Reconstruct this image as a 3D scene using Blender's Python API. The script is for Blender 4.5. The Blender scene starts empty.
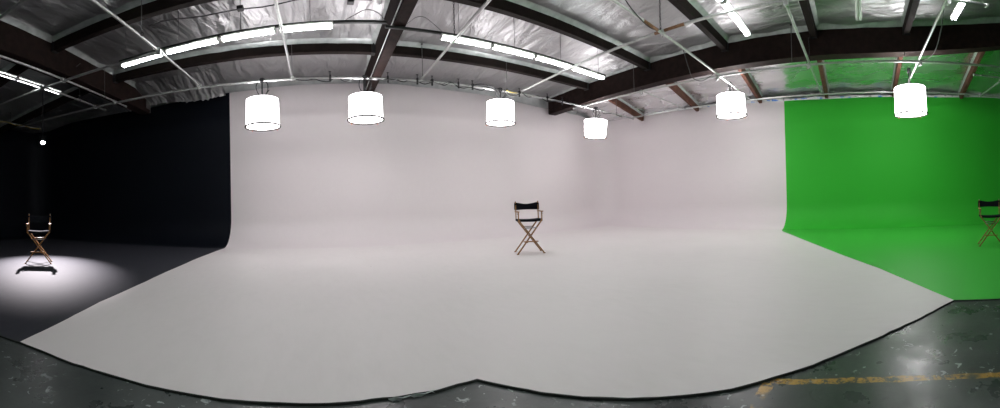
import bpy, math, random
from mathutils import Vector, Matrix, noise
random.seed(7)
sc = bpy.context.scene
COL = sc.collection
PI = math.pi
EYE = 1.3                      # camera height above the painted stage
S = 1.1
def U(x, y, z):                # survey units of the building -> metres
    return Vector((x*S, y*S, EYE + (z-EYE)*S))
ZS = lambda z: EYE + (z-EYE)*S

# ------------------------------------------------------------------ materials
def new_mat(name):
    m = bpy.data.materials.new(name); m.use_nodes = True
    nt = m.node_tree
    return m, nt, nt.nodes['Principled BSDF']
def node(nt, t, **kw):
    n = nt.nodes.new(t)
    for k, v in kw.items():
        if k in n.inputs: n.inputs[k].default_value = v
        else: setattr(n, k, v)
    return n
def plain(name, col, rough=.5, metal=0.0, spec=.5, vary=.12, scale=14.0, bump=0.0):
    m, nt, b = new_mat(name)
    tc = node(nt, 'ShaderNodeTexCoord')
    nz = node(nt, 'ShaderNodeTexNoise', Scale=scale, Detail=4.0)
    nt.links.new(tc.outputs['Object'], nz.inputs['Vector'])
    r = node(nt, 'ShaderNodeValToRGB')
    r.color_ramp.elements[0].position = .3; r.color_ramp.elements[1].position = .7
    r.color_ramp.elements[0].color = [c*(1-vary) for c in col] + [1]
    r.color_ramp.elements[1].color = [min(1, c*(1+vary)) for c in col] + [1]
    nt.links.new(nz.outputs['Fac'], r.inputs['Fac'])
    nt.links.new(r.outputs['Color'], b.inputs['Base Color'])
    b.inputs['Roughness'].default_value = rough
    b.inputs['Metallic'].default_value = metal
    b.inputs['Specular IOR Level'].default_value = spec
    if bump:
        bp = node(nt, 'ShaderNodeBump', Strength=bump, Distance=.02)
        nt.links.new(nz.outputs['Fac'], bp.inputs['Height'])
        nt.links.new(bp.outputs['Normal'], b.inputs['Normal'])
    return m
def emit(name, col, strength):
    m, nt, b = new_mat(name)
    b.inputs['Base Color'].default_value = (.85, .85, .85, 1)
    b.inputs['Emission Color'].default_value = (*col, 1)
    b.inputs['Emission Strength'].default_value = strength
    return m

def paint(name, col, dirt, rough, spec, dirtcol, floor=True):
    """rolled stage paint with faint scuffs"""
    m, nt, b = new_mat(name)
    L = nt.links.new
    tc = node(nt, 'ShaderNodeTexCoord')
    n1 = node(nt, 'ShaderNodeTexNoise', Scale=.55, Detail=6.0, Roughness=.6)
    n2 = node(nt, 'ShaderNodeTexNoise', Scale=9.0, Detail=8.0, Roughness=.7)
    mp = node(nt, 'ShaderNodeMapping'); mp.inputs['Scale'].default_value = (1, .35, 1); mp.inputs['Rotation'].default_value = (0, 0, .9)
    L(tc.outputs['Object'], n1.inputs['Vector']); L(tc.outputs['Object'], mp.inputs['Vector']); L(mp.outputs[0], n2.inputs['Vector'])
    mul = node(nt, 'ShaderNodeMath', operation='MULTIPLY'); L(n1.outputs['Fac'], mul.inputs[0]); L(n2.outputs['Fac'], mul.inputs[1])
    rmp = node(nt, 'ShaderNodeMapRange'); rmp.inputs['From Min'].default_value = .2; rmp.inputs['From Max'].default_value = .42
    rmp.inputs['To Min'].default_value = 0; rmp.inputs['To Max'].default_value = dirt
    L(mul.outputs[0], rmp.inputs['Value'])
    mix = node(nt, 'ShaderNodeMix', data_type='RGBA')
    mix.inputs[6].default_value = (*col, 1); mix.inputs[7].default_value = (*dirtcol, 1)
    L(rmp.outputs[0], mix.inputs[0]); L(mix.outputs[2], b.inputs['Base Color'])
    if floor:                                     # small dark scuffs
        v = node(nt, 'ShaderNodeTexVoronoi', Scale=1.3); L(tc.outputs['Object'], v.inputs['Vector'])
        r2 = node(nt, 'ShaderNodeMapRange'); r2.inputs['From Min'].default_value = .02; r2.inputs['From Max'].default_value = .035
        r2.inputs['To Min'].default_value = .35; r2.inputs['To Max'].default_value = 0
        L(v.outputs['Distance'], r2.inputs['Value'])
        mx = node(nt, 'ShaderNodeMix', data_type='RGBA'); mx.inputs[7].default_value = (*[c*.5 for c in dirtcol], 1)
        L(r2.outputs[0], mx.inputs[0]); L(mix.outputs[2], mx.inputs[6]); L(mx.outputs[2], b.inputs['Base Color'])
    b.inputs['Roughness'].default_value = rough
    b.inputs['Specular IOR Level'].default_value = spec
    bp = node(nt, 'ShaderNodeBump', Strength=.05, Distance=.01); L(n2.outputs['Fac'], bp.inputs['Height']); L(bp.outputs[0], b.inputs['Normal'])
    return m

M = {}
M['white_wall'] = paint('white stage paint wall', (.755, .700, .712), .12, .55, .35, (.6, .55, .56), False)
M['white_floor'] = paint('white stage paint floor', (.755, .712, .712), .22, .5, .35, (.58, .555, .54))
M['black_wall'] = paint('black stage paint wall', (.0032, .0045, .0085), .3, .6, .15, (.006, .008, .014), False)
M['black_floor'] = paint('black stage paint floor', (.027, .028, .038), .6, .72, .25, (.038, .037, .046))
M['green_wall'] = paint('chroma green wall', (.036, .45, .034), .1, .6, .2, (.03, .36, .03), False)
M['green_floor'] = paint('chroma green floor', (.040, .46, .038), .2, .5, .35, (.06, .42, .06))
M['lip'] = plain('black edge paint', (.012, .017, .013), .6, vary=.4, scale=30)
M['wood'] = plain('dark stained timber', (.016, .0085, .0072), .75, spec=.15, vary=.35, scale=6, bump=.2)
M['purlin'] = plain('dark stained joist timber', (.011, .0065, .0058), .75, spec=.15, vary=.3, scale=6, bump=.2)
M['lit_tone_purlin'] = plain('joist timber in a lit tone', (.105, .048, .034), .7, spec=.2, vary=.3, scale=6, bump=.2)  # joist timber again, with the light of the side bay put into colour
M['steel'] = plain('galvanised steel pipe', (.50, .51, .50), .42, .75, vary=.12, scale=20)
M['rust'] = plain('rusty steel sleeve', (.20, .10, .05), .7, .2, vary=.4, scale=30)
M['black_steel'] = plain('black steel', (.02, .02, .022), .45, .3)
M['dark_rail'] = plain('dark enamelled rail', (.03, .033, .032), .4, .3)
M['rubber'] = plain('black cable rubber', (.012, .012, .013), .5)
M['grey_wire'] = plain('grey wire', (.10, .10, .10), .5)
M['white_metal'] = plain('white enamel', (.72, .73, .70), .35, vary=.03)
M['oak'] = plain('varnished oak', (.30, .150, .055), .5, spec=.25, vary=.25, scale=22)
M['canvas'] = plain('black canvas', (.008, .009, .013), .9, spec=.1, vary=.3, scale=60)
M['bolt'] = plain('dull bolt metal', (.35, .34, .33), .35, .9)
M['plastic_orange'] = plain('orange cord tip', (.75, .20, .08), .5)
M['brown_hoop'] = plain('dark hoop binding', (.035, .026, .026), .5)
M['building'] = plain('building wall lining', (.03, .033, .036), .7, vary=.3, scale=3)
M['lining'] = plain('pale foil lined wall', (.42, .43, .43), .55, .3, vary=.2, scale=3)
M['yellow_cable'] = plain('yellow cable', (.55, .42, .05), .5)
M['lamp'] = emit('glowing lantern fabric', (1.0, .945, .97), 6.6)
M['lamp_bottom'] = emit('glowing lantern bottom cloth', (1.0, .96, .975), 16.0)
M['lamp_bottom_strong'] = emit('glowing lantern bottom cloth by the side wall', (1.0, .98, .985), 26.0)
M['lamp_strong'] = emit('glowing lantern fabric by the side wall', (1.0, .955, .98), 13.5)
M['tube'] = emit('glowing fluorescent tube', (.95, 1.0, .985), 34.0)
M['tube_left'] = emit('glowing fluorescent tube over the black stage', (.95, 1.0, 1.0), 12.0)
M['tube_off'] = plain('unlit fluorescent tube', (.78, .82, .78), .25, vary=.02)
M['lens'] = emit('glowing spotlight lens', (1.0, .93, .97), 60.0)

def foil_mat(name='crinkled foil insulation', tint=.43, r0=.42, r1=.58, bump=1.0):
    m, nt, b = new_mat(name)
    L = nt.links.new
    tc = node(nt, 'ShaderNodeTexCoord')
    n1 = node(nt, 'ShaderNodeTexNoise', Scale=1.5, Detail=5.0, Roughness=.5, Distortion=.7)
    n2 = node(nt, 'ShaderNodeTexVoronoi', Scale=3.4); n2.feature = 'DISTANCE_TO_EDGE'
    n3 = node(nt, 'ShaderNodeTexNoise', Scale=.9, Detail=3.0)
    mp = node(nt, 'ShaderNodeMapping'); mp.inputs['Scale'].default_value = (1.7, .55, 1.0)
    L(tc.outputs['Object'], mp.inputs['Vector'])
    for n in (n1, n2, n3): L(mp.outputs[0], n.inputs['Vector'])
    bp = node(nt, 'ShaderNodeBump', Strength=bump, Distance=.19); L(n1.outputs['Fac'], bp.inputs['Height'])
    cl = node(nt, 'ShaderNodeMath', operation='MINIMUM'); cl.inputs[1].default_value = .07; L(n2.outputs['Distance'], cl.inputs[0])
    bp2 = node(nt, 'ShaderNodeBump', Strength=.10, Distance=.12); L(cl.outputs[0], bp2.inputs['Height']); L(bp.outputs[0], bp2.inputs['Normal'])
    L(bp2.outputs[0], b.inputs['Normal'])
    r = node(nt, 'ShaderNodeMapRange'); r.inputs['From Min'].default_value = .35; r.inputs['From Max'].default_value = .65
    r.inputs['To Min'].default_value = r0; r.inputs['To Max'].default_value = r1
    L(n3.outputs['Fac'], r.inputs['Value']); L(r.outputs[0], b.inputs['Roughness'])
    b.inputs['Base Color'].default_value = (tint, tint, tint*1.01, 1); b.inputs['Metallic'].default_value = .92
    return m
M['foil'] = foil_mat()
M['foil_smooth'] = foil_mat('smooth foil facing', .80, .22, .32, .20)

def concrete_mat():
    m, nt, b = new_mat('worn sealed concrete with yellow line')
    L = nt.links.new
    tc = node(nt, 'ShaderNodeTexCoord')
    P = tc.outputs['Object']
    def nz(scale, detail=6.0, rough=.6, dist=0.0):
        n = node(nt, 'ShaderNodeTexNoise', Scale=scale, Detail=detail, Roughness=rough, Distortion=dist); L(P, n.inputs['Vector']); return n.outputs['Fac']
    def math_(op, a, c=None, clamp=False):
        n = node(nt, 'ShaderNodeMath', operation=op); n.use_clamp = clamp
        for i, v in enumerate((a, c)):
            if v is None: continue
            if isinstance(v, (int, float)): n.inputs[i].default_value = v
            else: L(v, n.inputs[i])
        return n.outputs[0]
    def rng(v, a, c, lo=0.0, hi=1.0):
        n = node(nt, 'ShaderNodeMapRange'); L(v, n.inputs['Value'])
        for k, q in zip(('From Min', 'From Max', 'To Min', 'To Max'), (a, c, lo, hi)): n.inputs[k].default_value = q
        return n.outputs[0]
    def mixc(f, a, c):
        n = node(nt, 'ShaderNodeMix', data_type='RGBA'); L(f, n.inputs[0])
        for i, v in ((6, a), (7, c)):
            if isinstance(v, tuple): n.inputs[i].default_value = (*v, 1)
            else: L(v, n.inputs[i])
        return n.outputs[2]
    base = mixc(rng(nz(1.4), .35, .68), (.029, .037, .035), (.062, .072, .069))
    base = mixc(rng(nz(14, 8, .75), .55, .75, 0, .55), base, (.095, .105, .10))
    base = mixc(rng(nz(5, 4, .6, 1.5), .62, .70, 0, .7), base, (.016, .02, .019))
    # white paint drips and scrapes
    base = mixc(rng(math_('MULTIPLY', rng(nz(13, 4, .55, .8), .635, .66), rng(nz(1.1, 2), .45, .55)), 0, 1, 0, .8), base, (.42, .46, .45))
    vd = node(nt, 'ShaderNodeTexVoronoi', Scale=4.3); L(P, vd.inputs['Vector'])
    base = mixc(rng(vd.outputs['Distance'], .055, .075, .8, 0), base, (.40, .44, .43))
    # yellow stripes: one along Y, one along X, worn through
    sep = node(nt, 'ShaderNodeSeparateXYZ'); L(P, sep.inputs[0])
    x, y = sep.outputs[0], sep.outputs[1]
    def inside(v, a, c):
        return math_('MULTIPLY', math_('GREATER_THAN', v, a), math_('LESS_THAN', v, c))
    wob = rng(nz(6, 3), .3, .7, -.012, .012)
    xs = math_('ADD', x, wob); ys = math_('ADD', y, wob)
    xs2 = math_('ADD', xs, math_('MULTIPLY', math_('MULTIPLY', y, y), .18))
    s1 = math_('MULTIPLY', inside(xs2, 2.318, 2.385), inside(y, -6.0, .64))
    s2 = math_('MULTIPLY', inside(ys, .61, .69), inside(x, 1.2, 2.26))
    st = math_('MAXIMUM', s1, s2)
    wear = math_('MULTIPLY', rng(nz(16, 6, .75), .43, .53), rng(nz(2.3, 3), .38, .47))
    base = mixc(math_('MULTIPLY', st, math_('MULTIPLY', wear, .85)), base, (.52, .295, .042))
    L(base, b.inputs['Base Color'])
    L(rng(nz(3.0, 5), .3, .7, .22, .42), b.inputs['Roughness'])
    bp = node(nt, 'ShaderNodeBump', Strength=.12, Distance=.02); L(nz(10, 8, .7), bp.inputs['Height']); L(bp.outputs[0], b.inputs['Normal'])
    return m
M['concrete'] = concrete_mat()

def wrap_mat():
    m, nt, b = new_mat('torn white insulation wrap with blue print')
    L = nt.links.new
    tc = node(nt, 'ShaderNodeTexCoord')
    mp = node(nt, 'ShaderNodeMapping'); mp.inputs['Scale'].default_value = (1, 1, 2.2); L(tc.outputs['Object'], mp.inputs['Vector'])
    n = node(nt, 'ShaderNodeTexNoise', Scale=3.2, Detail=3.0); L(mp.outputs[0], n.inputs['Vector'])
    r = node(nt, 'ShaderNodeValToRGB'); e = r.color_ramp.elements
    e[0].position = .345; e[0].color = (.06, .20, .62, 1)
    e[1].position = .39; e[1].color = (.60, .62, .64, 1)
    a = e.new(.60); a.color = (.62, .63, .62, 1)
    a = e.new(.66); a.color = (.22, .24, .23, 1)
    L(n.outputs['Fac'], r.inputs['Fac']); L(r.outputs['Color'], b.inputs['Base Color'])
    b.inputs['Roughness'].default_value = .5
    return m
M['wrap'] = wrap_mat()
M['wrap_grey'] = plain('pale torn tape', (.38, .43, .42), .5)
M['foil_paper'] = plain('folded foil edge', (.40, .43, .42), .5, .45, vary=.2, scale=5)

# ------------------------------------------------------------------ mesh helpers
class MB:
    def __init__(s): s.v = []; s.f = []; s.sm = []
    def add(s, vs, fs, smooth=False):
        o = len(s.v); s.v += [tuple(v) for v in vs]
        s.f += [tuple(i+o for i in f) for f in fs]; s.sm += [smooth]*len(fs)
        return s
    def box(s, c, size, rot=None, bevel=0.0):
        """box about c; with bevel its edges along the longest side are chamfered"""
        sx, sy, sz = [d/2 for d in size]
        R = rot if rot is not None else Matrix.Identity(3)
        c = Vector(c)
        if not bevel:
            vs = [c + R @ Vector((x*sx, y*sy, z*sz)) for x in (-1, 1) for y in (-1, 1) for z in (-1, 1)]
            s.add(vs, [(0, 1, 3, 2), (4, 6, 7, 5), (0, 4, 5, 1), (2, 3, 7, 6), (0, 2, 6, 4), (1, 5, 7, 3)])
        else:
            ax = max(range(3), key=lambda i: size[i]); o1, o2 = [(1, 2), (2, 0), (0, 1)][ax]
            h = [sx, sy, sz]; a, d = h[o1], h[o2]; b = min(bevel, a*.9, d*.9)
            prof = [(-a+b, -d), (a-b, -d), (a, -d+b), (a, d-b), (a-b, d), (-a+b, d), (-a, d-b), (-a, -d+b)]
            vs = []
            for e, k in ((-h[ax], 1-b/max(a, d)*.6), (-h[ax]+b, 1), (h[ax]-b, 1), (h[ax], 1-b/max(a, d)*.6)):
                for p, q in prof:
                    w = [0, 0, 0]; w[ax] = e; w[o1] = p*k; w[o2] = q*k; vs.append(c + R @ Vector(w))
            fs = [tuple(reversed(range(8))), tuple(range(24, 32))]
            for r in range(3):
                for i in range(8):
                    j = (i+1) % 8; fs.append((r*8+i, r*8+j, r*8+8+j, r*8+8+i))
            s.add(vs, fs)
        return s
    def beam(s, a, b, w, h, bevel=0.0, up=(0, 0, 1)):
        """rectangular bar from a to b, w across, h along 'up'"""
        a, b = Vector(a), Vector(b); d = b-a; l = d.length; d.normalize()
        upv = Vector(up); x = d.cross(upv)
        if x.length < 1e-5: x = Vector((1, 0, 0))
        x.normalize(); z = x.cross(d).normalized()
        R = Matrix((d, x, z)).transposed()
        return s.box((a+b)/2, (l, w, h), R, bevel)
    def tube(s, pts, r, n=8, cap=True, closed=False):
        pts = [Vector(p) for p in pts]; rs = r if isinstance(r, (list, tuple)) else [r]*len(pts)
        k = len(pts); vs = []; ref = None
        for i, p in enumerate(pts):
            if closed: d = pts[(i+1) % k]-pts[i-1]
            else: d = pts[min(i+1, k-1)]-pts[max(i-1, 0)]
            d.normalize()
            if ref is None: ref = Vector((0, 0, 1)) if abs(d.z) < .9 else Vector((1, 0, 0))
            x = ref.cross(d)
            if x.length < 1e-4: x = Vector((1, 0, 0)).cross(d)
            x.normalize(); y = d.cross(x); ref = y if abs(y.dot(d)) < .9 else ref
            for j in range(n):
                t = 2*PI*j/n; vs.append(p + (x*math.cos(t)+y*math.sin(t))*rs[i])
        fs = []
        for i in range(k if closed else k-1):
            i2 = (i+1) % k
            for j in range(n):
                j2 = (j+1) % n; fs.append((i*n+j, i*n+j2, i2*n+j2, i2*n+j))
        s.add(vs, fs, True)
        if cap and not closed:
            o = len(s.v)-k*n
            s.f += [tuple(o+j for j in reversed(range(n))), tuple(o+(k-1)*n+j for j in range(n))]; s.sm += [False, False]
        return s
    def lathe(s, prof, c=(0, 0, 0), n=32, smooth=True):
        c = Vector(c); vs = []; k = len(prof)
        for r, z in prof:
            for j in range(n):
                t = 2*PI*j/n; vs.append(c + Vector((r*math.cos(t), r*math.sin(t), z)))
        fs = [(i*n+j, i*n+(j+1) % n, (i+1)*n+(j+1) % n, (i+1)*n+j) for i in range(k-1) for j in range(n)]
        s.add(vs, fs, smooth)
        return s
    def disc(s, c, r, n=32, sag=0.0):
        c = Vector(c)
        vs = [c + Vector((0, 0, -sag))]; rings = 4
        for q in range(1, rings+1):
            f = q/rings
            vs += [c + Vector((r*f*math.cos(2*PI*j/n), r*f*math.sin(2*PI*j/n), -sag*(1-f*f))) for j in range(n)]
        fs = [(0, 1+j, 1+(j+1) % n) for j in range(n)]
        for q in range(rings-1):
            fs += [(1+q*n+j, 1+(q+1)*n+j, 1+(q+1)*n+(j+1) % n, 1+q*n+(j+1) % n) for j in range(n)]
        s.add(vs, fs, True); return s
    def ring(s, c, R, r, n=40, k=6, rot=None):
        c = Vector(c); Q = rot if rot is not None else Matrix.Identity(3)
        return s.tube([c + Q @ Vector((R*math.cos(2*PI*i/n), R*math.sin(2*PI*i/n), 0)) for i in range(n)], r, k, closed=True)
    def build(s, name, mat, parent=None, **props):
        me = bpy.data.meshes.new(name); me.from_pydata(s.v, [], s.f)
        me.polygons.foreach_set('use_smooth', s.sm); me.materials.append(M[mat] if isinstance(mat, str) else mat)
        me.validate(); me.update()
        o = bpy.data.objects.new(name, me); COL.objects.link(o)
        if parent is not None: o.parent = parent
        for k, v in props.items(): o[k] = v
        return o
def empty(name, loc, label, cat, group=None, rot=(0, 0, 0)):
    o = bpy.data.objects.new(name, None); COL.objects.link(o); o.empty_display_size = .1
    o.location = loc; o.rotation_euler = rot; o['label'] = label; o['category'] = cat
    if group: o['group'] = group
    return o
def copy_thing(src, loc, rz, label, group=None, scale=None, rot=None):
    r = src.copy(); COL.objects.link(r); r.location = loc; r.rotation_euler = rot or (0, 0, rz); r['label'] = label
    if scale: r.scale = (scale,)*3
    if group: r['group'] = group
    for ch in list(src.children):
        c = ch.copy(); COL.objects.link(c); c.parent = r
        for g in list(ch.children):
            d = g.copy(); COL.objects.link(d); d.parent = c
    return r
def interp(tab, x):
    if x <= tab[0][0]: return tab[0][1]
    for (a, b), (c, d) in zip(tab, tab[1:]):
        if x <= c:
            t = (x-a)/(c-a); t = t*t*(3-2*t); return b+(d-b)*t
    return tab[-1][1]

# ------------------------------------------------------------------ camera (phone panorama = cylinder projection)
F = 343.21
cd = bpy.data.cameras.new('camera'); cam = bpy.data.objects.new('camera', cd); COL.objects.link(cam)
cd.type = 'PANO'; cd.panorama_type = 'CENTRAL_CYLINDRICAL'
cd.central_cylindrical_radius = 1.0
cd.central_cylindrical_range_u_min = -500/F; cd.central_cylindrical_range_u_max = 500/F
cd.central_cylindrical_range_v_min = -210/F; cd.central_cylindrical_range_v_max = 198/F
cam.location = (0, 0, EYE)
head = (500-320.09)/F
cam.matrix_world = (Matrix.Translation((0, 0, EYE)) @ Matrix.Rotation(-head, 4, 'Z') @ Matrix.Rotation(math.radians(.479), 4, 'X')
                    @ Matrix.Rotation(math.radians(1.696), 4, 'Y') @ Matrix.Rotation(PI/2, 4, 'X'))
cd.clip_start = .05; cd.clip_end = 100
sc.camera = cam

# ------------------------------------------------------------------ cyclorama: path along the walls with rounded corners, cove at the foot
YB, XR, XL = 10.4*S, 11.4*S, -11.05*S
R = .95                                            # cove and corner radius
path = []                                           # (x, y, nx, ny) with the normal into the room
y = 1.5
NST = 36
for i in range(13): path.append((XL, 1.5+(YB-R-1.5)*i/12, 1, 0))
for i in range(1, 11):
    a = PI - PI/2*i/10; path.append((XL+R+R*math.cos(a), YB-R+R*math.sin(a), -math.cos(a), -math.sin(a)))
XBW = -2.76*S                                       # black / white joint on the back wall
xs = sorted([XBW] + [XL+R+(XR-R-XL-R)*i/NST for i in range(1, NST+1)])
for x in xs: path.append((x, YB, 0, -1))
for i in range(1, 11):
    a = PI/2 - PI/2*i/10; path.append((XR-R+R*math.cos(a), YB-R+R*math.sin(a), -math.cos(a), -math.sin(a)))
YWG = 2.45*S                                        # white / green joint on the side wall
ysr = sorted([YWG] + [YB-R-(YB-R+9.0)*i/NST for i in range(1, NST+1)], reverse=True)
for y in ysr: path.append((XR, y, -1, 0))
TOPB = [(-11, 4.80), (-5.5, 4.78), (-4.2, 4.85), (-2.8, 4.92), (-.5, 5.00), (.84, 5.02), (2.56, 5.04), (3.2, 5.0), (5.35, 4.95), (8.27, 4.80), (10.3, 4.76)]
TOPR = [(-9, 4.6), (-5, 4.53), (-2.3, 4.40), (-.76, 4.38), (.9, 4.36), (2.4, 4.39), (3.3, 4.42), (5.6, 4.50), (7.6, 4.58), (8.8, 4.62), (9.4, 4.70)]
def top_z(x, y, nx, ny):
    u, v = x/S, y/S
    if nx > .5: return ZS(4.8)
    if ny < -.5 and u < 10.3: return ZS(interp(TOPB, u))
    return ZS(interp(TOPR, v))
def cyc(name, i0, i1, mat):
    mb = MB(); seg = path[i0:i1+1]; NC = 10; rows = []
    for x, y, nx, ny in seg:
        col = []
        for k in range(NC+1):
            a = PI/2*k/NC
            o = R*(1-math.sin(a)); z = R*(1-math.cos(a)); col.append(Vector((x+nx*o, y+ny*o, z)))
        t = top_z(x, y, nx, ny)
        for k in range(1, 5): col.append(Vector((x, y, R+(t-R)*k/4)))
        col.append(Vector((x-nx*.12, y-ny*.12, t))); col.append(Vector((x-nx*.12, y-ny*.12, -.03)))
        rows.append(col)
    n = len(rows[0]); vs = [v for c in rows for v in c]
    fs = [(i*n+k, i*n+k+1, (i+1)*n+k+1, (i+1)*n+k) for i in range(len(rows)-1) for k in range(n-1)]
    mb.add(vs, fs, True)
    o = mb.build(name, mat, kind='structure')
    for p in o.data.polygons:
        if p.index % (n-1) >= n-3: p.use_smooth = False
    return o
iBW = min(range(len(path)), key=lambda i: abs(path[i][0]-XBW)+abs(path[i][1]-YB))
iWG = min(range(len(path)), key=lambda i: abs(path[i][0]-XR)+abs(path[i][1]-YWG))
cyc('wall_left', 0, iBW, 'black_wall'); cyc('wall_back', iBW, iWG, 'white_wall'); cyc('wall_right', iWG, len(path)-1, 'green_wall')
def foot(i):
    x, y, nx, ny = path[i]; return (x+nx*R, y+ny*R)
# painted floors, flush with the cove, 2 cm above the concrete
def wob(a, b, n, amp, seed):
    a, b = Vector((*a, 0)), Vector((*b, 0)); d = (b-a); nrm = Vector((-d.y, d.x, 0)).normalized(); out = []
    for i in range(n):
        t = i/n; p = a+d*t
        k = noise.noise(Vector((t*d.length*2.3, seed, 0)))*.6 + noise.noise(Vector((t*d.length*7, seed+5, 0)))*.4
        p += nrm*k*amp*(min(1, 8*t, 8*(1-t))); out.append((p.x, p.y))
    return out
Apt, Cusp, Cpt = (-2.60, 2.17), (1.08, 2.28), (3.83, -1.07)
frontL = wob(Apt, (-.3, 2.285), 24, .02, 1) + wob((-.3, 2.285), Cusp, 18, .03, 2)
frontR = wob(Cusp, (2.1, .86), 18, .022, 3) + wob((2.1, .86), Cpt, 24, .025, 4) + [Cpt]
Tbw = [(-2.60, 2.17), (-2.89, 3.85), (-3.06, 6.27), (-3.13, 8.6)]
Tbw = sum([wob(a, b, 8, .018, 9+i) for i, (a, b) in enumerate(zip(Tbw, Tbw[1:]))], []) + [(-3.08, 9.9)]
Twg = [Cpt, (4.80, -.68), (5.67, -.31), (6.95, .37), (8.4, 1.12), (10.2, 2.05), (11.2, 2.58)]
frontK = wob(Apt, (-4.2, 1.86), 8, .02, 21) + wob((-4.2, 1.86), (-11.0, .2), 20, .03, 22)
frontG = wob(Cpt, (3.67, -1.60), 6, .012, 31) + wob((3.67, -1.60), (2.2, -7.9), 24, .03, 32) + [(2.2, -7.9)]
def slab(name, pts, mat):
    mb = MB(); n = len(pts)
    mb.add([(x, y, 0) for x, y in pts] + [(x, y, -.012) for x, y in pts],
           [tuple(range(n))] + [(i, i+n, (i+1) % n+n, (i+1) % n) for i in range(n)])
    o = mb.build(name, mat, kind='structure')
    return o
def feet(i0, i1):
    out = []
    for i in range(i0, i1+1):
        p = foot(i)
        if not out or (Vector(p)-Vector(out[-1])).length > 1e-3: out.append(p)
    return out
slab('floor_white', list(reversed(frontL+frontR)) + Tbw + feet(iBW, iWG) + list(reversed(Twg[1:])), 'white_floor')
slab('floor_black', list(reversed(frontK)) + Tbw + list(reversed(feet(0, iBW))) + [(-11.0, .2)], 'black_floor')
slab('floor_green', Twg + feet(iWG, len(path)-1) + list(reversed(frontG))[:-1], 'green_floor')
# dark painted lip round the stage edge
def lip(name, pts, w=.012):
    mb = MB(); vs = []; k = len(pts)
    for i, (x, y) in enumerate(pts):
        d = Vector(pts[min(i+1, k-1)])-Vector(pts[max(i-1, 0)]); d.normalize(); n = Vector((d.y, -d.x))
        j = .5+.9*abs(noise.noise(Vector((x*4, y*4, 3))))
        a = Vector((x, y))-n*.007*j; b = Vector((x, y))+n*.003*j; c = Vector((x, y))+n*(.003+.007*j)
        vs += [(a.x, a.y, .003), (b.x, b.y, .002), (c.x, c.y, -.0125)]
    mb.add(vs, [(i*3+q, i*3+3+q, i*3+4+q, i*3+1+q) for i in range(k-1) for q in (0, 1)])
    return mb.build(name, 'lip', kind='structure')
lip('trim_1', frontL+frontR); lip('trim_2', list(reversed(frontK))+[Apt]); lip('trim_3', frontG)
g = MB(); g.add([(-15, -10, -.013), (17, -10, -.013), (17, 14, -.013), (-15, 14, -.013)], [(0, 1, 2, 3)]); g.build('floor', 'concrete', kind='structure')
# torn strip of white tape at the chipped stage edge
def tape(pts, label):
    mb = MB(); vs = []
    for i, (x, y) in enumerate(pts):
        w = .004+.007*abs(noise.noise(Vector((x*23, y*17, 1)))); vs += [(x, y+w, .006), (x+.004, y-w, .005-.03*(i % 3 == 1))]
    n = len(pts)
    mb.add(vs+[(a, b, c-.002) for a, b, c in vs], [(2*i, 2*i+1, 2*i+3, 2*i+2) for i in range(n-1)]+[(2*i+2*n, 2*i+2+2*n, 2*i+3+2*n, 2*i+1+2*n) for i in range(n-1)])
    mb.build('torn_tape', 'wrap_grey', label=label, category='tape')
tape([(.42+.05*i, 2.262+.008*math.sin(i*2.2)) for i in range(8)], 'torn strip of pale tape on the chipped front edge of the white stage')

# ------------------------------------------------------------------ roof: foil between timber purlins and girders
ZR = ZS(5.25)
GX = [(-5.92, -5.55), (1.40, 1.62), (8.20, 8.52)]
PY = [8.15, 5.65, 3.25, 1.0, -1.2, -3.5]
def drop(u): return .212*max(0, u-8.52) + .13*max(0, -6.05-u)
def arch(v): return .032*min(0, v)**2 if v > -6 else 1.15
def foil_z(x, y):
    u, v = x/S, y/S
    dp = min(abs(v-p) for p in PY+[-5.8]); dg = min(max(a-u, u-b, 0) for a, b in GX)
    t = (x/1.32) % 1.0
    seam = math.exp(-((t-.5)/.10)**2)
    sag = .5+.5*math.cos(min(dp/1.2, 1)*PI)          # 1 at a purlin, 0 mid-span
    z = ZR - .05*(1-sag) + .035*seam*(1-sag)
    z += .035*noise.noise(Vector((x*1.1, y*1.1, 0))) + .018*noise.noise(Vector((x*3.1, y*2.3, 4)))
    e = max(0, 1-max(dp-.07, 0)/.12); e2 = max(0, 1-dg/.14)
    return z - .02*max(e, e2) - drop(u)*S + arch(v)*S*(1 if u < 8.5 else max(0, 1-(u-8.5)/2.9))
def roof(name, X0, X1, mat):
    mb = MB(); Y0, Y1, st = -7.2, 11.75, .11
    nx, ny = int(round((X1-X0)/st))+1, int((Y1-Y0)/st)+1; sx = (X1-X0)/(nx-1)
    vs = [(X0+i*sx, Y0+j*st, foil_z(X0+i*sx, Y0+j*st)) for i in range(nx) for j in range(ny)]
    mb.add(vs, [(i*ny+j, i*ny+j+1, (i+1)*ny+j+1, (i+1)*ny+j) for i in range(nx-1) for j in range(ny-1)], True)
    mb.build(name, mat, kind='structure')
roof('ceiling', -14.6, 8.36*S, 'foil'); roof('ceiling_side', 8.36*S, 12.98, 'foil_smooth')
# outer walls of the building behind the stage walls
def bwall(name, a, b, z1, mat='building'):
    mb = MB(); mb.box(((a[0]+b[0])/2, (a[1]+b[1])/2, z1/2-.02), (abs(a[0]-b[0])+.1, abs(a[1]-b[1])+.1, z1+.02)); mb.build(name, mat, kind='structure')
bwall('wall_outer_back', (-14.6, 11.72), (13.0, 11.72), ZR, 'lining'); bwall('wall_outer_right', (12.95, -7.2), (12.95, 11.6), ZR-drop(12.95/S)*S, 'lining'); bwall('wall_outer_left', (-14.55, -7.2), (-14.55, 11.6), ZR-drop(-14.55/S)*S)

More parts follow.
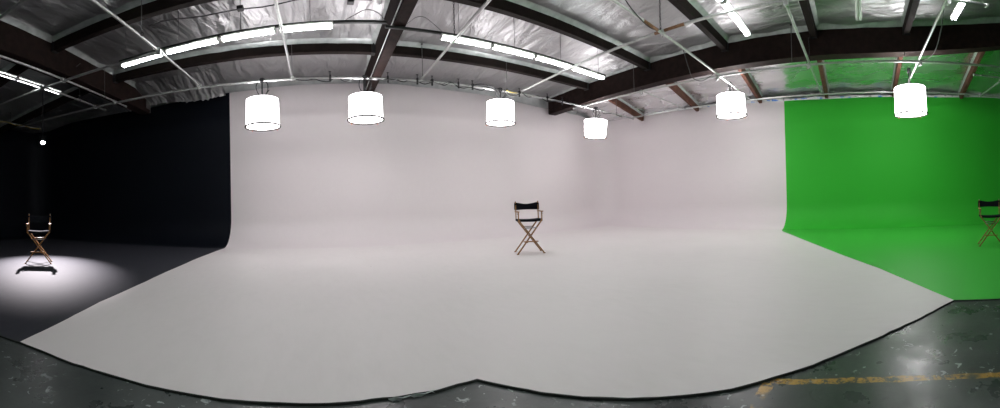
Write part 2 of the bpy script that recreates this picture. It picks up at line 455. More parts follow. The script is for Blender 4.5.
GN = ['over the black stage', 'above the middle of the white stage', 'beside the green stage']
ZG = ZS(4.55)
for i, (a, b) in enumerate(GX):
    yend = [10.34, 10.28, 10.27][i]*S
    root = empty('roof_girder', ((a+b)/2*S, 0, ZG), 'heavy dark timber roof girder ' + GN[i], 'beam', 'timber roof girders')
    w = (b-a)*S; h = ZR+.02-ZG
    m = MB(); ys_ = [-5.6*S+.56*j for j in range(13)]+[1.6, yend]; vs = []
    for yy in ys_:
        k = arch(yy/S)*S; vs += [(-w/2, yy, k), (w/2, yy, k), (w/2, yy, h+k), (-w/2, yy, h+k)]
    nk = len(ys_); m.add(vs, [(0, 1, 2, 3), tuple(4*(nk-1)+q for q in (3, 2, 1, 0))]+[(4*j+q, 4*j+4+q, 4*j+4+(q+1) % 4, 4*j+(q+1) % 4) for j in range(nk-1) for q in range(4)])
    m.build('timber', 'wood', root)
    for sx in (-1, 1):
        m = MB(); vs = []
        for j in range(61):
            yy = -5.4*S+(yend-.1+5.4*S)*j/60; k = arch(yy/S)*S; e = .02*noise.noise(Vector((yy*1.7, i, sx)))
            vs += [(sx*(w/2+.006), yy, h+k-.14+e), (sx*(w/2+.03+e*.4), yy, h+k-.10+e), (sx*(w/2+.13), yy, h+k-.03)]
        m.add(vs, [(3*j+q, 3*j+3+q, 3*j+4+q, 3*j+1+q) for j in range(60) for q in (0, 1)], True); m.build('foil_edge', 'foil_paper', root, label='pale folded foil edge stapled along the girder')
    m = MB(); m.box((0, yend-.02, h*.42), (w+.03, .05, h*.78)); m.box((-w/2-.012, yend-.17, h*.42), (.02, .3, h*.5)); m.box((w/2+.012, yend-.17, h*.42), (.02, .3, h*.5))
    m.build('end_plate', 'bolt' if i == 0 else 'wood', root)
ORD = ['first out from the back wall', 'second out from the back wall', 'third out from the back wall', 'fourth out from the back wall', 'fifth out from the back wall', 'sixth out from the back wall']
BAYS = [(-13.1, -5.92, [0, 1, 2], 'in the dark bay past the black-stage girder'), (-5.55, 1.40, [0, 1], 'between black-stage and middle girders'),
        (1.62, 8.20, [0, 1, 2, 3, 4], 'between middle and green-stage girders'), (8.52, 11.33, [0, 1, 2, 3, 4, 5], 'in the bay along the green wall')]
ZP = ZS(4.95)
for bi, (a, b, ids, where) in enumerate(BAYS):
    for k in ids:
        w = .16 if bi < 3 else .12
        root = empty('roof_purlin', ((a+b)/2*S, PY[k]*S, ZP+(arch(PY[k])*S if bi < 3 else 0)), 'timber purlin %s, %s' % (where, ORD[k]), 'beam', 'timber roof purlins')
        h = ZR-.02-ZP
        za, zb = -drop(a)*S+(arch(PY[k])*S if bi == 3 else 0), -drop(b)*S; hl = (b-a)*S/2
        m = MB(); m.beam((-hl, 0, za+h/2), (hl, 0, zb+h/2), w, h, .008); m.build('timber', 'purlin' if bi < 3 else 'lit_tone_purlin', root)
        for sy in (-1, 1):
            m = MB(); vs = []; nj = 24
            for j in range(nj+1):
                t = j/nj; xx = -hl+.06+(2*hl-.12)*t; zz = h+za+(zb-za)*t; e = .018*noise.noise(Vector((xx*1.9, k*3.1+bi, sy)))
                vs += [(xx, sy*(w/2+.004), zz-.085+e), (xx, sy*(w/2+.022+e*.4), zz-.05+e), (xx, sy*(w/2+(.10 if bi < 3 else .05)), zz+.005)]
            m.add(vs, [(3*j+q, 3*j+3+q, 3*j+4+q, 3*j+1+q) for j in range(nj) for q in (0, 1)], True); m.build('foil_edge', 'foil_paper', root, label='pale folded foil edge stapled along the joist')
        if bi < 3:
            for sx in (-1, 1):
                if bi == 0 and sx < 0: continue
                m = MB(); ex = sx*((b-a)*S/2-.05); m.box((ex, 0, -.006), (.10, w+.03, .012)); m.box((ex, w/2+.008, h*.35), (.10, .012, h*.7)); m.box((ex, -w/2-.008, h*.35), (.10, .012, h*.7))
                m.build('joist_hanger', 'black_steel', root)

# ragged foil hanging over the top of the black wall
m = MB(); vs = []; n = 90
for i in range(n+1):
    x = (-7.1+4.25*i/n)*S; zb = ZS(4.80-.05*math.sin(i*.11))-.05*abs(noise.noise(Vector((i*.33, 2, 0))))*2-.05*(noise.noise(Vector((i*1.3, 7, 0))))
    yy = 10.33*S-.03+.03*noise.noise(Vector((i*.5, 1, 1)))
    vs += [(x, yy-.02, zb), (x, yy-.10+.035*noise.noise(Vector((i*.17, 9, 1))), zb+.10+.04*noise.noise(Vector((i*.3, 5, 1)))), (x, yy-1.25, ZR-.04)]
m.add(vs, [(3*i+q, 3*i+3+q, 3*i+4+q, 3*i+1+q) for i in range(n) for q in (0, 1)], True)
m.build('foil_curtain', 'foil', label='ragged edge of silver foil hanging above the top of the black wall', category='insulation')
# torn insulation wrap along the top of the side wall
def wrapstrip(idx, label, name='insulation_wrap'):
    m = MB(); vs = []; k = 0
    for i in idx:
        x, y, nx, ny = path[i]
        xn_, yn_, nxn, nyn = path[min(i+1, len(path)-1)]
        for q in range(4):
            t = q/4; px = x+(xn_-x)*t; py = y+(yn_-y)*t; z = top_z(x, y, nx, ny)*(1-t)+top_z(xn_, yn_, nxn, nyn)*t
            h = .085+.05*noise.noise(Vector((px*3, py*3, 2)))
            vs += [(px-nx*.02, py-ny*.02, z-.002), (px-nx*.03, py-ny*.03, z+h), (px-nx*.045, py-ny*.045, z+h), (px-nx*.055, py-ny*.055, z-.002)]; k += 1
    m.add(vs, [(4*i+q, 4*i+4+q, 4*i+5+q, 4*i+1+q) for i in range(k-1) for q in range(3)])
    m.build(name, 'wrap', label=label, category='insulation')
ic = min(range(len(path)), key=lambda i: abs(path[i][0]-XR)+abs(path[i][1]-(YB-R)))
wrapstrip(range(ic, iWG), 'torn white wrap with blue print along the top of the white wall near the corner')
wrapstrip(range(iWG, len(path)-1), 'torn white wrap with blue print along the top of the green wall')

# ------------------------------------------------------------------ pipe grid
ZPI = ZS(4.35); PR = .029
def pipe(ax, c, a, b, label, r=PR, mat='steel', caps=True, sleeve=None, bow=0.0):
    c0, c1 = c if isinstance(c, tuple) else (c, c)
    P0 = Vector((a*S, c0*S, ZPI-PR)) if ax == 'x' else Vector((c0*S, a*S, ZPI+PR))
    P1 = Vector((b*S, c1*S, ZPI-PR)) if ax == 'x' else Vector((c1*S, b*S, ZPI+PR))
    root = empty('grid_pipe', (P0+P1)/2, label, 'pipe', 'suspended steel pipe grid'); mid = (P0+P1)/2
    pts = [P0.lerp(P1, i/16)-mid+Vector((0, 0, bow*math.sin(PI*i/16))) for i in range(17)]
    MB().tube(pts, r, 10).build('tube', mat, root)
    if caps:
        d = (P1-P0).normalized(); m = MB()
        m.tube([P0-mid-d*.004, P0-mid+d*.06], r*1.28, 10).build('coupling', 'steel', root); MB().tube([P1-mid+d*.004, P1-mid-d*.06], r*1.28, 10).build('coupling', 'steel', root)
    if sleeve:
        m = MB(); d = (P1-P0)
        for t0, t1 in sleeve: m.tube([P0+d*t0-mid, P0+d*t1-mid], r*1.06, 10)
        m.build('rusty_sleeve', 'rust', root, label='rusty brown length of the pipe')
    return root
XP = {'x': [('back', 8.08, -9.65, 10.6, 'long steel pipe along the back wall that carries four lanterns'),
            ('dark', 5.90, -9.65, -2.95, 'steel pipe over the black stage crossing below the dark girder'),
            ('near', 3.18, -5.6, -2.95, 'short steel pipe over the black stage farthest out from the back wall'),
            ('mid', 3.40, 3.2, 10.6, 'green-painted steel pipe carrying the lantern just before the green wall begins'),
            ('link', 5.75, 7.95, 10.6, 'thin steel link pipe near the room corner over the white wall'),
            ('g1', 1.10, 5.45, 10.6, 'bare steel pipe crossing under the green-stage girder at the white and green joint'),
            ('g2', -1.45, 5.0, 10.6, 'steel pipe with a cable that carries the lantern over the green stage'),
            ('g3', -3.95, 8.85, 10.6, 'short steel pipe over the green stage next to the green-wall pipe')],
      'y': [('p0', -9.65, 3.0, 9.1, 'steel pipe hugging the far black wall'), ('p1', -6.23, 4.0, 8.65, 'steel pipe over the black stage on the far side of the dark girder'),
            ('p2', -5.50, 3.2, 8.70, 'steel pipe running right beneath the dark girder'), ('p3', (-3.09, -2.90), 3.0, 8.08, 'bright steel pipe between the black-stage girder and the first lantern'),
            ('p4', -.60, 3.6, 8.08, 'steel pipe between the first and second lanterns from the black wall'), ('p5', 2.55, 3.5, 8.20, 'bright steel pipe between the second and third lanterns from the black wall'),
            ('p6', 5.45, -2.2, 8.50, 'long steel pipe with a rusty patch past the third lantern from the black wall'), ('p7', 7.95, -5.2, 8.60, 'long steel pipe running beneath the green-stage girder'),
            ('p8', 10.60, -5.6, 8.08, 'long steel pipe along the top of the white and green side wall'), ('p9', 8.85, -5.4, -3.1, 'short steel pipe end over the green stage')]}
for _, c, a, b, lab in XP['x']:
    pipe('x', c, a, b, lab, sleeve=[(.22, .28)] if _ == 'mid' else None, r=.02 if _ == 'link' else PR)
for _, c, a, b, lab in XP['y']:
    pipe('y', c, a, b, lab, sleeve=[(.48, .54)] if _ == 'p6' else None, bow={'p7': -.14, 'p8': -.08}.get(_, 0))
# swivel clamps where pipes cross
CR = [(-9.65, 8.08), (-6.23, 8.08), (-5.5, 8.08), (-2.95, 8.08), (-.6, 8.08), (2.55, 8.08), (5.45, 8.08), (7.95, 8.08), (-9.65, 5.9), (-6.23, 5.9), (-5.5, 5.9), (-2.95, 5.9),
      (-5.5, 3.18), (-2.95, 3.18), (5.45, 3.4), (7.95, 3.4), (7.95, 5.75), (5.45, 1.1), (7.95, 1.1), (10.6, 1.1), (5.45, -1.5), (7.95, -1.5), (8.85, -3.95), (10.6, -3.95)]
NX = {-9.65: 'the pipe on the far black wall', -6.23: 'the pipe past the dark girder', -5.5: 'the pipe beneath the dark girder', -2.95: 'the bright pipe before the first lantern', -.6: 'the pipe between first and second lanterns',
      2.55: 'the pipe between second and third lanterns', 5.45: 'the long pipe with the rusty patch', 7.95: 'the pipe under the green-stage girder', 10.6: 'the side wall pipe', 8.85: 'the short pipe end'}
NY = {8.08: 'the back wall pipe', 5.9: 'the black-stage cross pipe', 3.18: 'the outer black-stage pipe', 3.4: 'the green-painted pipe', 5.75: 'the thin link pipe', 1.1: 'the pipe at the green joint', -1.5: 'the green-stage lantern pipe', -3.95: 'the short green-stage pipe'}
proto = None
for x, y in CR:
    lab = 'clamp where %s meets %s' % (NX[x], NY[y]); loc = Vector((x*S, y*S, ZPI-(.14*math.sin(PI*(y+5.2)/13.8) if x == 7.95 else 0)))
    if proto is None:
        proto = empty('pipe_clamp', loc, lab, 'clamp', 'clamps at the pipe crossings')
        m = MB(); m.box((0, 0, 0), (.085, .085, .02), None, .004); m.tube([(-.04, 0, -PR), (.04, 0, -PR)], PR*1.4, 10); m.tube([(0, -.04, PR), (0, .04, PR)], PR*1.4, 10); m.build('body', 'steel', proto)
        m = MB(); m.tube([(.05, .05, -.06), (.05, .05, .075)], .008, 6); m.lathe([(0, -.075), (.016, -.075), (.016, -.058), (0, -.058)], (.05, .05, 0), 6, False); m.build('bolt', 'bolt', proto)
    else: copy_thing(proto, loc, 0, lab)
# hanging rods and chains
rp = 0
RODS = [(-.6, 8.08, 'beside the first lantern'), (2.55, 8.0, 'beside the second lantern past the middle girder'), (5.0, 8.08, 'beside the third lantern'), (7.95, 6.0, 'under the green-stage girder at the room corner'),
        (9.6, 8.08, 'by the room corner lantern'), (10.6, 3.4, 'at the side wall beside the fifth lantern'), (-2.95, 5.2, 'above the bright pipe over the black stage edge'), (-5.5, 7.6, 'beneath the dark girder'),
        (-6.23, 7.4, 'past the dark girder'), (5.45, .4, 'over the unlit twin tube light'), (7.95, 1.5, 'under the green-stage girder at the green joint'), (-9.65, 7.6, 'at the far black wall')]
for x, y, w in RODS:
    top = ZR-.03-drop(x)*S
    for a, b in GX:
        if a < x < b: top = ZG
    m = MB(); L_ = top-ZPI
    root = empty('hanger_rod', (x*S, y*S, ZPI), 'thin hanger rod ' + w, 'rod', 'hanger rods of the pipe grid')
    m.tube([(0, 0, 0), (0, 0, L_)], .008, 6); m.build('rod', 'grey_wire', root)
    m = MB(); m.ring((0, 0, PR), PR*1.25, .006, 12, 5, Matrix.Rotation(PI/2, 3, 'X' if abs(y-8.08) > .2 else 'Y')); m.build('hook', 'black_steel', root)
    MB().box((0, 0, L_-.01), (.05, .05, .015)).build('ceiling_plate', 'black_steel', root)
def chain(x, y, z0, z1, label):
    m = MB(); k = int((z1-z0)/.055)
    for i in range(k):
        z = z0+(z1-z0)*(i+.5)/k; Rm = Matrix.Rotation(PI/2*(i % 2), 3, 'Z')
        pts = [Vector((x, y, z))+Rm @ Vector((.016*math.cos(t), 0, .036*math.sin(t))) for t in [2*PI*q/10 for q in range(10)]]
        m.tube(pts, .0055, 5, closed=True)
    m.build('hanging_chain', 'black_steel', label=label, category='chain', group='chains of the pipe grid')
chain(2.60*S, 6.06*S, ZPI+.05, ZR-.03, 'steel chain above the light strip past the middle girder')
chain(5.45*S, 3.45*S, ZPI+.05, ZR-.03, 'steel chain above the crossing of the rusty and green-painted pipes')

# ------------------------------------------------------------------ lantern lights
LAN = [(-1.33, 8.08, 3.22, 3.86, .81, 'drum lantern hanging closest to the black wall', 0.0), (1.13, 8.08, 3.32, 3.87, .83, 'drum lantern hanging in front of the middle girder end', 0.0),
       (4.76, 8.08, 3.42, 4.00, .77, 'drum lantern fed by a thick looping black cable, before the room corner', .02), (8.43, 8.08, 3.37, 3.93, .71, 'small tilted drum lantern in the room corner', .06),
       (8.9, 3.40, 3.46, 4.02, .80, 'drum lantern in front of the white wall just before the green begins', -.03), (8.75, -1.37, 3.23, 3.90, .82, 'drum lantern hanging in front of the green wall', -.04)]
for i, (x, y, zb, zt, dia, lab, tilt) in enumerate(LAN):
    zb, zt = ZS(zb), ZS(zt); r = dia*S/2; h = zt-zb; taper = 1.10 if i == 3 else .97
    root = empty('lantern_light', (x*S, y*S, zb), 'glowing white '+lab, 'lamp', 'glowing drum lanterns', (tilt, tilt*.6, 0))
    m = MB(); m.lathe([(r*(taper+(1-taper)*(1-q/8)), h*q/8) for q in range(9)], n=40)
    m.build('shade', 'lamp' if i < 3 else 'lamp_strong', root)
    m = MB(); m.disc((0, 0, .012), r*.985, 40, .02); m.build('diffuser', 'lamp_bottom' if i < 4 else 'lamp_bottom_strong', root)
    m = MB(); m.ring((0, 0, -.004), r*1.035, .024, 48, 8); m.build('hoop', 'brown_hoop', root)
    m = MB(); m.ring((0, 0, h), r*taper*1.0, .007, 48, 6)
    for q in range(4):
        t = PI/4+q*PI/2; m.tube([(r*taper*math.cos(t), r*taper*math.sin(t), h), (.06*math.cos(t), .06*math.sin(t), h+.06)], .006, 5)
    m.build('top_frame', 'black_steel', root)
    zp = ZPI-zb+(0 if i < 4 else 0)
    m = MB(); m.tube([(0, 0, h-.10), (0, 0, zp-.03)], .02, 8); m.box((0, 0, h+.07), (.13, .13, .10), None, .01)
    m.box((0, 0, zp-.015), (.10, .09, .11), None, .01); m.tube([(.05, 0, zp-.04), (.13, 0, zp-.10)], .009, 6); m.build('hanger', 'black_steel', root)
    m = MB()
    for sx in (-1, 1):
        m = MB(); m.tube([(sx*(.05+.11*math.sin(PI*t/8)), .03*math.sin(t), h+.10+(zp-h-.06)*t/8) for t in range(9)], .013, 6); m.build('power_cable', 'rubber', root)
    m = MB(); m.tube([(.06+.14*math.sin(PI*t/8), -.05, h+.08+.17*math.sin(PI*t/8)) for t in range(9)], .012, 6); m.build('power_cable', 'rubber', root)
    m = MB()
    for t in (.7, 2.4, 3.9, 5.5):
        c, s_ = math.cos(t)*r*1.035, math.sin(t)*r*1.035; MB().tube([(c, s_, 0), (c, s_, -.055)], [.005, .009], 5).build('tie_cord', 'plastic_orange', root, label='orange tie cord tip')

# ------------------------------------------------------------------ fluorescent strips
def fluoro(loc, ax, length, lab, group, tube='tube', twin=True):
    rz = 0 if ax == 'x' else PI/2
    root = empty('fluorescent_light', loc, lab, 'light', group, (0, 0, rz)); L_ = length
    m = MB(); prof = [(-.068, .055), (-.068, .03), (-.03, .004), (.03, .004), (.068, .03), (.068, .055)]
    vs = [(sx*L_/2, a, b) for sx in (-1, 1) for a, b in prof]
    m.add(vs, [tuple(range(6)), tuple(reversed(range(6, 12)))]+[(i, 6+i, 6+(i+1) % 6, (i+1) % 6) for i in range(6)]); m.build('housing', 'white_metal', root)
    for sy in ((-1, 1) if twin else (0,)):
        MB().tube([(-L_/2+.03, sy*.034, -.018), (L_/2-.03, sy*.034, -.018)], .019, 10).build('tube', tube, root)
    for sx in (-1, 1):
        m = MB(); m.box((sx*(L_/2-.012), 0, -.006), (.024, .12, .055), None, .006); m.build('end_cap', 'white_metal', root)
    return root
ZF = ZS(4.6); ZL = ZS(4.45); KF = 3.15/3.3
for k, (a, b) in enumerate([(-4.28, -3.14), (-3.09, -1.90), (-1.86, -.76), (-.70, .32)]):
    fl = fluoro(((a+b)/2*S*KF, (6.23+.0806*(.31-(a+b)/2))*S*KF, ZL), 'x', (b-a)*S*KF-.02, 'lit tube light before the middle girder, %s in the strip from black stage' % ['first', 'second', 'third', 'fourth'][k], 'tube light strip by the black stage'); fl.rotation_euler.z = -.0806
for k, (a, b) in enumerate([(2.42, 3.56), (3.59, 4.69), (4.72, 5.84), (5.88, 7.05)]):
    fluoro(((a+b)/2*S*KF, 6.36*S*KF, ZL), 'x', (b-a)*S*KF-.02, 'lit tube light past the middle girder, %s in the strip toward room corner' % ['first', 'second', 'third', 'last'][k], 'tube light strip toward the room corner')
for k, (a, b) in enumerate([(4.30, 5.42), (5.45, 6.36), (6.42, 7.02)]):
    fluoro((-6.64*S, (a+b)/2*S, ZS(4.58)), 'y', (b-a)*S-.02, 'lit tube light over the black stage, %s toward the back wall' % ['first', 'second', 'short last one'][k], 'tube light strip over the black stage', 'tube_left')
fluoro((6.18*S, 2.2*S, ZF), 'x', 1.45, 'lit twin tube light beside the green-stage girder near the white and green joint', 'twin tube lights by the green-stage girder')
for k, (a, b) in enumerate([(4.12, 5.46), (2.7, 4.05), (1.3, 2.65), (-.1, 1.25), (-1.5, -.15), (-2.9, -1.55)]):  # row carried on out of view, added to light the near floor
    fluoro(((a+b)/2*S, 2.22*S, ZF), 'x', 1.43, 'added lit twin tube light farther from the green-stage girder, %s along the row' % ['second', 'third', 'fourth', 'fifth', 'sixth', 'last'][k], 'twin tube lights by the green-stage girder')
fluoro((6.02*S, -.06*S, ZF), 'x', 1.45, 'unlit twin tube light beside the green-stage girder', 'twin tube lights by the green-stage girder', 'tube_off')
for k, (a, b) in enumerate([(3.8, 5.12), (2.42, 3.74)]):  # further tube lights beyond view, added to brighten the green floor
    fluoro(((a+b)/2*S, -1.88*S, ZF), 'x', 1.40, 'added lit twin tube light in the green-stage row, %s from the girder' % ['second', 'third'][k], 'twin tube lights by the green-stage girder')
fluoro((5.85*S, -1.88*S, ZF), 'x', 1.40, 'lit twin tube light over the green stage beside the lantern pipe', 'twin tube lights by the green-stage girder')
def rail(a, b, y, z, label):
    root = empty('light_rail', ((a+b)/2, y, z), label, 'rail'); L_ = b-a
    m = MB(); m.box((0, 0, 0), (L_, .055, .05), None, .006); m.build('channel', 'dark_rail', root)
    m = MB()
    for i in range(int(L_/1.4)+1):
        x = -L_/2+.2+1.4*i
        if x < L_/2: MB().tube([(x, 0, .02), (x, 0, ZR-.06-z)], .006, 6).build('rail_rod', 'grey_wire', root)
    return root
rail(1.24*S, 7.1*S*KF, 6.34*S*KF, ZL+.075, 'dark rail above the lit tube lights past the middle girder')
rl = rail(-4.3*S*KF, 1.24*S, 6.35*S*KF, ZL+.075, 'dark rail above the lit tube lights before the middle girder'); rl.rotation_euler.z = -.06

# ------------------------------------------------------------------ conduits, loose wires and cables
def cable(name, pts, r, mat, label, cat='cable', n=6, group=None):
    pts = [Vector(p) for p in pts]; out = []
    for i in range(len(pts)-1):
        p0, p1, p2, p3 = pts[max(i-1, 0)], pts[i], pts[i+1], pts[min(i+2, len(pts)-1)]
        for q in range(6):
            t = q/6; out.append(.5*((2*p1)+(p2-p0)*t+(2*p0-5*p1+4*p2-p3)*t*t+(3*p1-p0-3*p2+p3)*t**3))
    out.append(pts[-1])
    kw = {'group': group} if group else {}
    return MB().tube(out, r, n).build(name, mat, label=label, category=cat, **kw)
zc = ZS(4.93)
root = empty('conduit', (-1.0*S, 6.0*S, zc), 'thin black conduit with two junction boxes under the foil beside the middle girder', 'conduit')
MB().tube([((-2.2+.28*i)*S, (-.08*math.cos(i*.5))*S, .02*math.sin(i*1.3)) for i in range(16)], .011, 6).build('pipe', 'black_steel', root)
for x in (-.37, 1.62):
    m = MB(); m.box((x*S, 0.03, 0), (.13, .13, .07), None, .01); m.build('junction_box', 'black_steel', root)
cable('drooping_wire', [U(.45, 6.0, 4.54), U(.68, 6.05, 4.7), U(.92, 6.1, 4.84), U(1.15, 6.08, 4.76), U(1.28, 6.03, 4.55)], .006, 'grey_wire', 'thin wire arching over the rail just before the middle girder', 'wire')
cable('drooping_wire', [U(1.66, 6.06, 4.62), U(1.85, 6.1, 4.78), U(2.02, 6.1, 4.8), U(2.2, 6.06, 4.66), U(2.33, 6.03, 4.54)], .006, 'grey_wire', 'thin wire arching over the rail just past the middle girder', 'wire')
cable('drooping_wire', [U(3.6, 3.1, 4.55), U(4.2, 3.3, 4.38), U(4.8, 3.4, 4.30), U(5.2, 3.45, 4.33), U(5.45, 3.43, 4.42)], .012, 'rubber', 'black cable drooping to the pipe crossing with the chain')
cable('drooping_wire', [U(6.2, 3.4, 4.33), U(6.6, 3.5, 4.1), U(7.0, 3.6, 3.98), U(7.5, 3.6, 4.05), U(7.85, 3.45, 4.3)], .010, 'rubber', 'black cable looping below the green-painted pipe by the girder')
cable('drooping_wire', [U(5.6, -1.47, 4.33), U(6.2, -1.55, 4.2), U(6.9, -1.6, 4.12), U(7.5, -1.58, 4.2), U(7.9, -1.5, 4.3)], .012, 'rubber', 'black cable tied below the pipe of the green-stage lantern')
cable('drooping_wire', [U(8.6, -1.3, 5.1), U(8.55, -1.2, 4.8), U(8.15, -1.15, 4.5)], .010, 'rubber', 'black cable down the girder face above the green-stage lantern')
cable('drooping_wire', [U(8.12, 1.12, 4.95), U(8.1, 1.1, 4.6), U(8.0, 1.15, 4.4), U(8.2, 1.2, 4.3)], .010, 'rubber', 'black cable down the girder face at the white and green joint')
cable('conduit', [U(-5.62, 3.2, 4.92), U(-5.62, 4.6, 4.90), U(-5.62, 6.0, 4.86), U(-5.6, 6.4, 4.84), U(-5.45, 6.5, 4.93)], .009, 'grey_wire', 'thin pale conduit along the face of the dark girder', 'conduit')
zq = ZPI
cable('conduit', [U(1.385, 5.0, 4.62), U(1.385, 6.5, 4.62), U(1.385, 8.0, 4.62), U(1.385, 10.2, 4.62)], .014, 'steel', 'pale conduit along the lower edge of the middle girder', 'conduit')
def along(x, dy=0, dz=0): return Vector((x*S, 8.08*S+dy, ZPI+dz))
random.seed(3)
for (a, b, k, lab, mat) in [(1.2, 4.75, 20, 'tangle of black cable lashed along the back wall pipe up to the third lantern', 'rubber'), (-.6, 1.15, 10, 'thin black cable sagging along the back wall pipe to the second lantern', 'rubber'),
                            (4.9, 7.6, 14, 'thin black cable along the back wall pipe past the third lantern', 'rubber'), (1.4, 3.9, 12, 'second thinner grey cable hanging along the back wall pipe', 'grey_wire'), (7.9, 9.9, 8, 'cable looping around the corner lantern pipe', 'rubber')]:
    cable('rigging_cable', [along(a+(b-a)*i/k, random.uniform(-.05, .02)-(.05 if mat == 'grey_wire' else 0), (-.04 if i % 3 else .01)-random.uniform(0, .075)) for i in range(k+1)], .013 if mat == 'rubber' else .007, mat, lab)
cable('lantern_cable', [along(3.95, -.04, 0), along(4.2, -.06, .05), along(4.5, -.06, .02), along(4.7, -.05, -.08), along(4.76, -.03, -.24)], .02, 'rubber', 'thick black cable curving down into the third lantern')
cable('cable_tail', [along(4.95, -.05, .0), along(5.1, -.05, -.05), along(5.3, -.05, -.04)], .010, 'yellow_cable', 'short yellow cable end on the pipe beside the third lantern')
cable('rigging_cable', [Vector((-9.65*S+.04, (3.4+.4*i)*S, ZPI+.03-.05*(i % 2))) for i in range(15)], .012, 'yellow_cable', 'yellowish cable strung along the pipe at the far black wall')
proto = None
for x, lab in zip([.3, 1.69, 2.43, 2.81, 3.54, 3.93, 5.39, 6.4, 6.99], ['between the first and second lanterns', 'just past the middle girder', 'before the bright pipe past the middle girder', 'just after the bright pipe past the middle girder',
        'in the cable tangle before the third lantern', 'at the end of the cable tangle', 'just past the third lantern', 'between third lantern and girder end', 'at the green-stage girder end']):
    lab = 'black grip clamp on back wall pipe ' + lab
    if proto is None:
        proto = empty('grip_clamp', along(x), lab, 'clamp', 'black grip clamps on the back wall pipe')
        m = MB(); m.box((0, -.01, .0), (.055, .10, .09), None, .012); m.box((0, -.02, -.085), (.05, .03, .10), None, .006); m.build('jaw', 'black_steel', proto)
        m = MB(); m.tube([(0, -.02, .03), (0, -.02, .14)], .012, 6); m.tube([(-.035, -.02, .13), (.035, -.02, .13)], .007, 6); m.build('screw_handle', 'black_steel', proto)
    else: copy_thing(proto, along(x), random.uniform(-.4, .4), lab)

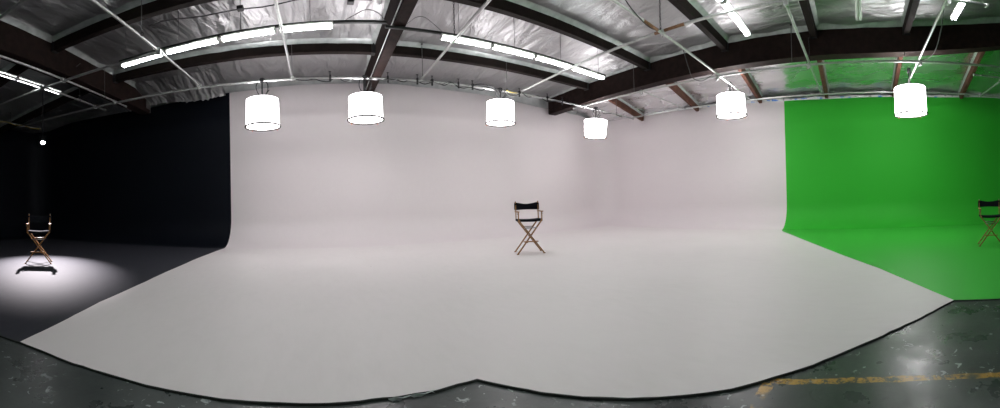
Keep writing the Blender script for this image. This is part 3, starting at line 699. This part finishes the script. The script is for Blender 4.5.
# ------------------------------------------------------------------ director's chairs
def chair(loc, rz, scale, label):
    root = empty('directors_chair', loc, label, 'chair', 'tall wooden folding chairs', (0, 0, rz)); root.scale = (scale,)*3
    W, D = .265, .20
    def leg(sx, y, off):
        m = MB(); m.beam((-sx*.30, y+off, .012), (sx*.245, y+off, .735), .026, .052, .006, (0, 1, 0)); 
        m.box((-sx*.302, y+off, .008), (.05, .026, .016)); return m
    for y, o in ((-D, -.012), (D, .012)):
        for sx in (-1, 1): leg(sx, y, o*sx*.95).build('leg', 'oak', root)
    for sx in (-1, 1):
        MB().beam((sx*.25, -D-.03, .745), (sx*.25, D+.03, .745), .032, .05, .008).build('seat_rail', 'oak', root)
        MB().beam((sx*W, -D+.01, .735), (sx*W, -D+.01, .935), .036, .022, .005, (1, 0, 0)).build('arm_post', 'oak', root)
        MB().beam((sx*W, D-.01, .735), (sx*W, D+.03, 1.17), .036, .022, .005, (1, 0, 0)).build('back_post', 'oak', root)
        a = MB(); a.beam((sx*(W+.005), -D-.035, .945), (sx*(W+.005), D+.03, .945), .055, .022, .007); a.build('armrest', 'oak', root)
        MB().tube([(sx*W, D+.027, 1.165), (sx*W, D+.03, 1.182)], .012, 8).build('post_cap', 'bolt', root); MB().tube([(sx*(W+.005), -D+.01, .9), (sx*(W+.03), -D+.01, .9)], .012, 8).build('bolt', 'bolt', root)
    m = MB()
    for y in (-D-.026, D+.026):
        m.tube([(-.018*0, y-.012, .409), (0, y+.012, .409)], .014, 8)
    m.tube([(0, -D-.02, .409), (0, D+.02, .409)], .007, 6); m.build('pivot_bolt', 'bolt', root)
    f = MB(); f.box((-.01, -D-.055, .285), (.33, .07, .02), None, .006); f.box((-.09, -D-.03, .268), (.03, .05, .02)); f.box((.09, -D-.03, .268), (.03, .05, .02)); f.build('footrest', 'oak', root)
    s_ = MB(); s_.tube([(-.14, -D-.03, .585), (.14, -D-.03, .585)], .011, 8); s_.build('stretcher', 'bolt', root)
    s_ = MB(); s_.tube([(-.14, D+.03, .585), (.14, D+.03, .585)], .011, 8); s_.build('stretcher', 'bolt', root)
    # seat sling
    m = MB(); nx_, ny_ = 12, 6; th = .046
    def seat(u, v, o): x = -.272+.544*u; return (x, (-D-.005+(2*D+.01)*v), (.778-.016*math.sin(PI*u)**.8+o))
    top = [seat(i/nx_, j/ny_, 0) for i in range(nx_+1) for j in range(ny_+1)]; bot = [seat(i/nx_, j/ny_, -th) for i in range(nx_+1) for j in range(ny_+1)]
    k = ny_+1; N = len(top)
    fs = [(i*k+j, (i+1)*k+j, (i+1)*k+j+1, i*k+j+1) for i in range(nx_) for j in range(ny_)]
    fs += [tuple(N+q for q in reversed(f_)) for f_ in fs]
    rim = [i*k for i in range(nx_+1)]+[nx_*k+j for j in range(1, k)]+[i*k+k-1 for i in range(nx_-1, -1, -1)]+[j for j in range(k-2, 0, -1)]
    fs += [(rim[i], N+rim[i], N+rim[(i+1) % len(rim)], rim[(i+1) % len(rim)]) for i in range(len(rim))]
    m.add(top+bot, fs)
    for sx in (-1, 1): m.box((sx*.272, 0, .752), (.012, 2*D+.01, .05), None, .004)
    m.build('seat', 'canvas', root)
    # back sling, wraps both posts, sags along the top
    m = MB(); nx_, nz_ = 14, 5
    def back(u, v, o):
        x = -.285+.57*u; dip = .048*math.sin(PI*u)**1.3; z = (.975+.008*math.sin(PI*u))+(.182-dip)*v
        return (x, D+.02+(z-.985)*.08+.035*math.sin(PI*u)+o, z)
    fr = [back(i/nx_, j/nz_, -.012) for i in range(nx_+1) for j in range(nz_+1)]; bk = [back(i/nx_, j/nz_, .018 if i in (0, nx_) else -.008) for i in range(nx_+1) for j in range(nz_+1)]
    k = nz_+1; N = len(fr)
    fs = [(i*k+j, (i+1)*k+j, (i+1)*k+j+1, i*k+j+1) for i in range(nx_) for j in range(nz_)]
    fs += [tuple(N+q for q in reversed(f_)) for f_ in fs]
    rim = [i*k for i in range(nx_+1)]+[nx_*k+j for j in range(1, k)]+[i*k+k-1 for i in range(nx_-1, -1, -1)]+[j for j in range(k-2, 0, -1)]
    fs += [(rim[i], N+rim[i], N+rim[(i+1) % len(rim)], rim[(i+1) % len(rim)]) for i in range(len(rim))]
    m.add(fr+bk, fs)
    for sx in (-1, 1):
        m.box((sx*.272, D+.03, 1.06), (.045, .05, .15), None, .01)
    m.build('backrest', 'canvas', root)
    return root
def facing(x, y, off=0.0): return math.atan2(-y, -x)+PI/2+off           # local -Y looks at the camera
c0 = chair((4.83, 6.97, 0), facing(4.8, 7.0, .17), 1.08, 'tall black canvas and wood folding chair standing alone on the white stage')
copy_thing(c0, (-6.06, 5.66, 0), facing(-6, 5.7, -.06), 'tall black canvas and wood folding chair in the spotlight on the black stage', scale=.99)
copy_thing(c0, (7.32, -2.93, 0), facing(7.4, -3.0, .12), 'tall black canvas and wood folding chair on the green stage', scale=.885)

# ------------------------------------------------------------------ spotlight over the black stage
SP = Vector((-8.32, 7.95, 3.55)); TG = Vector((-5.75, 5.5, .1)); d = (TG-SP).normalized()
q = d.to_track_quat('-Z', 'Y'); root = empty('spotlight', SP, 'small bright spotlight on a black drop pipe in the corner of the black stage', 'spotlight'); rm = q.to_matrix()
def loc(v): return rm @ Vector(v)
m = MB(); prof = [(.0, .20), (.055, .19), (.075, .14), (.08, 0), (.088, -.03), (.088, -.07), (.078, -.07), (.076, -.035)]
n = 20; vs = [loc((r*math.cos(2*PI*j/n), r*math.sin(2*PI*j/n), z)) for r, z in prof for j in range(n)]
m.add(vs, [(i*n+j, i*n+(j+1) % n, (i+1)*n+(j+1) % n, (i+1)*n+j) for i in range(len(prof)-1) for j in range(n)], True); m.build('housing', 'black_steel', root)
m = MB(); vs = [loc((.074*math.cos(2*PI*j/n), .074*math.sin(2*PI*j/n), -.034)) for j in range(n)]; m.add(vs, [tuple(range(n))]); m.build('lens', 'lens', root)
m = MB()
m.tube([loc((.10, 0, .05)), loc((.11, 0, .05))+Vector((0, 0, .16)), loc((-.11, 0, .05))+Vector((0, 0, .16)), loc((-.10, 0, .05))], .010, 6); m.build('yoke', 'black_steel', root)
m = MB(); t0 = loc((0, 0, .05))+Vector((0, 0, .16)); m.tube([t0, Vector((t0.x, t0.y, ZR-.03-SP.z))], .018, 8); m.build('drop_pipe', 'black_steel', root)
ld = bpy.data.lights.new('spot_lamp', 'SPOT'); ld.energy = 7500; ld.spot_size = math.radians(39); ld.spot_blend = 1.0; ld.shadow_soft_size = .06; ld.color = (1, .92, .96)
lo = bpy.data.objects.new('spot_lamp', ld); COL.objects.link(lo); lo.location = SP+d*.10; lo.rotation_euler = q.to_euler()

# ------------------------------------------------------------------ world and view
w = bpy.data.worlds.new('dim studio air'); sc.world = w; w.use_nodes = True
w.node_tree.nodes['Background'].inputs[0].default_value = (.5, .55, .6, 1); w.node_tree.nodes['Background'].inputs[1].default_value = .07
vs_ = sc.view_settings
vs_.view_transform = 'Standard'; vs_.look = 'None'; vs_.gamma = 1.0; vs_.exposure = -0.12; vs_.use_curve_mapping = False
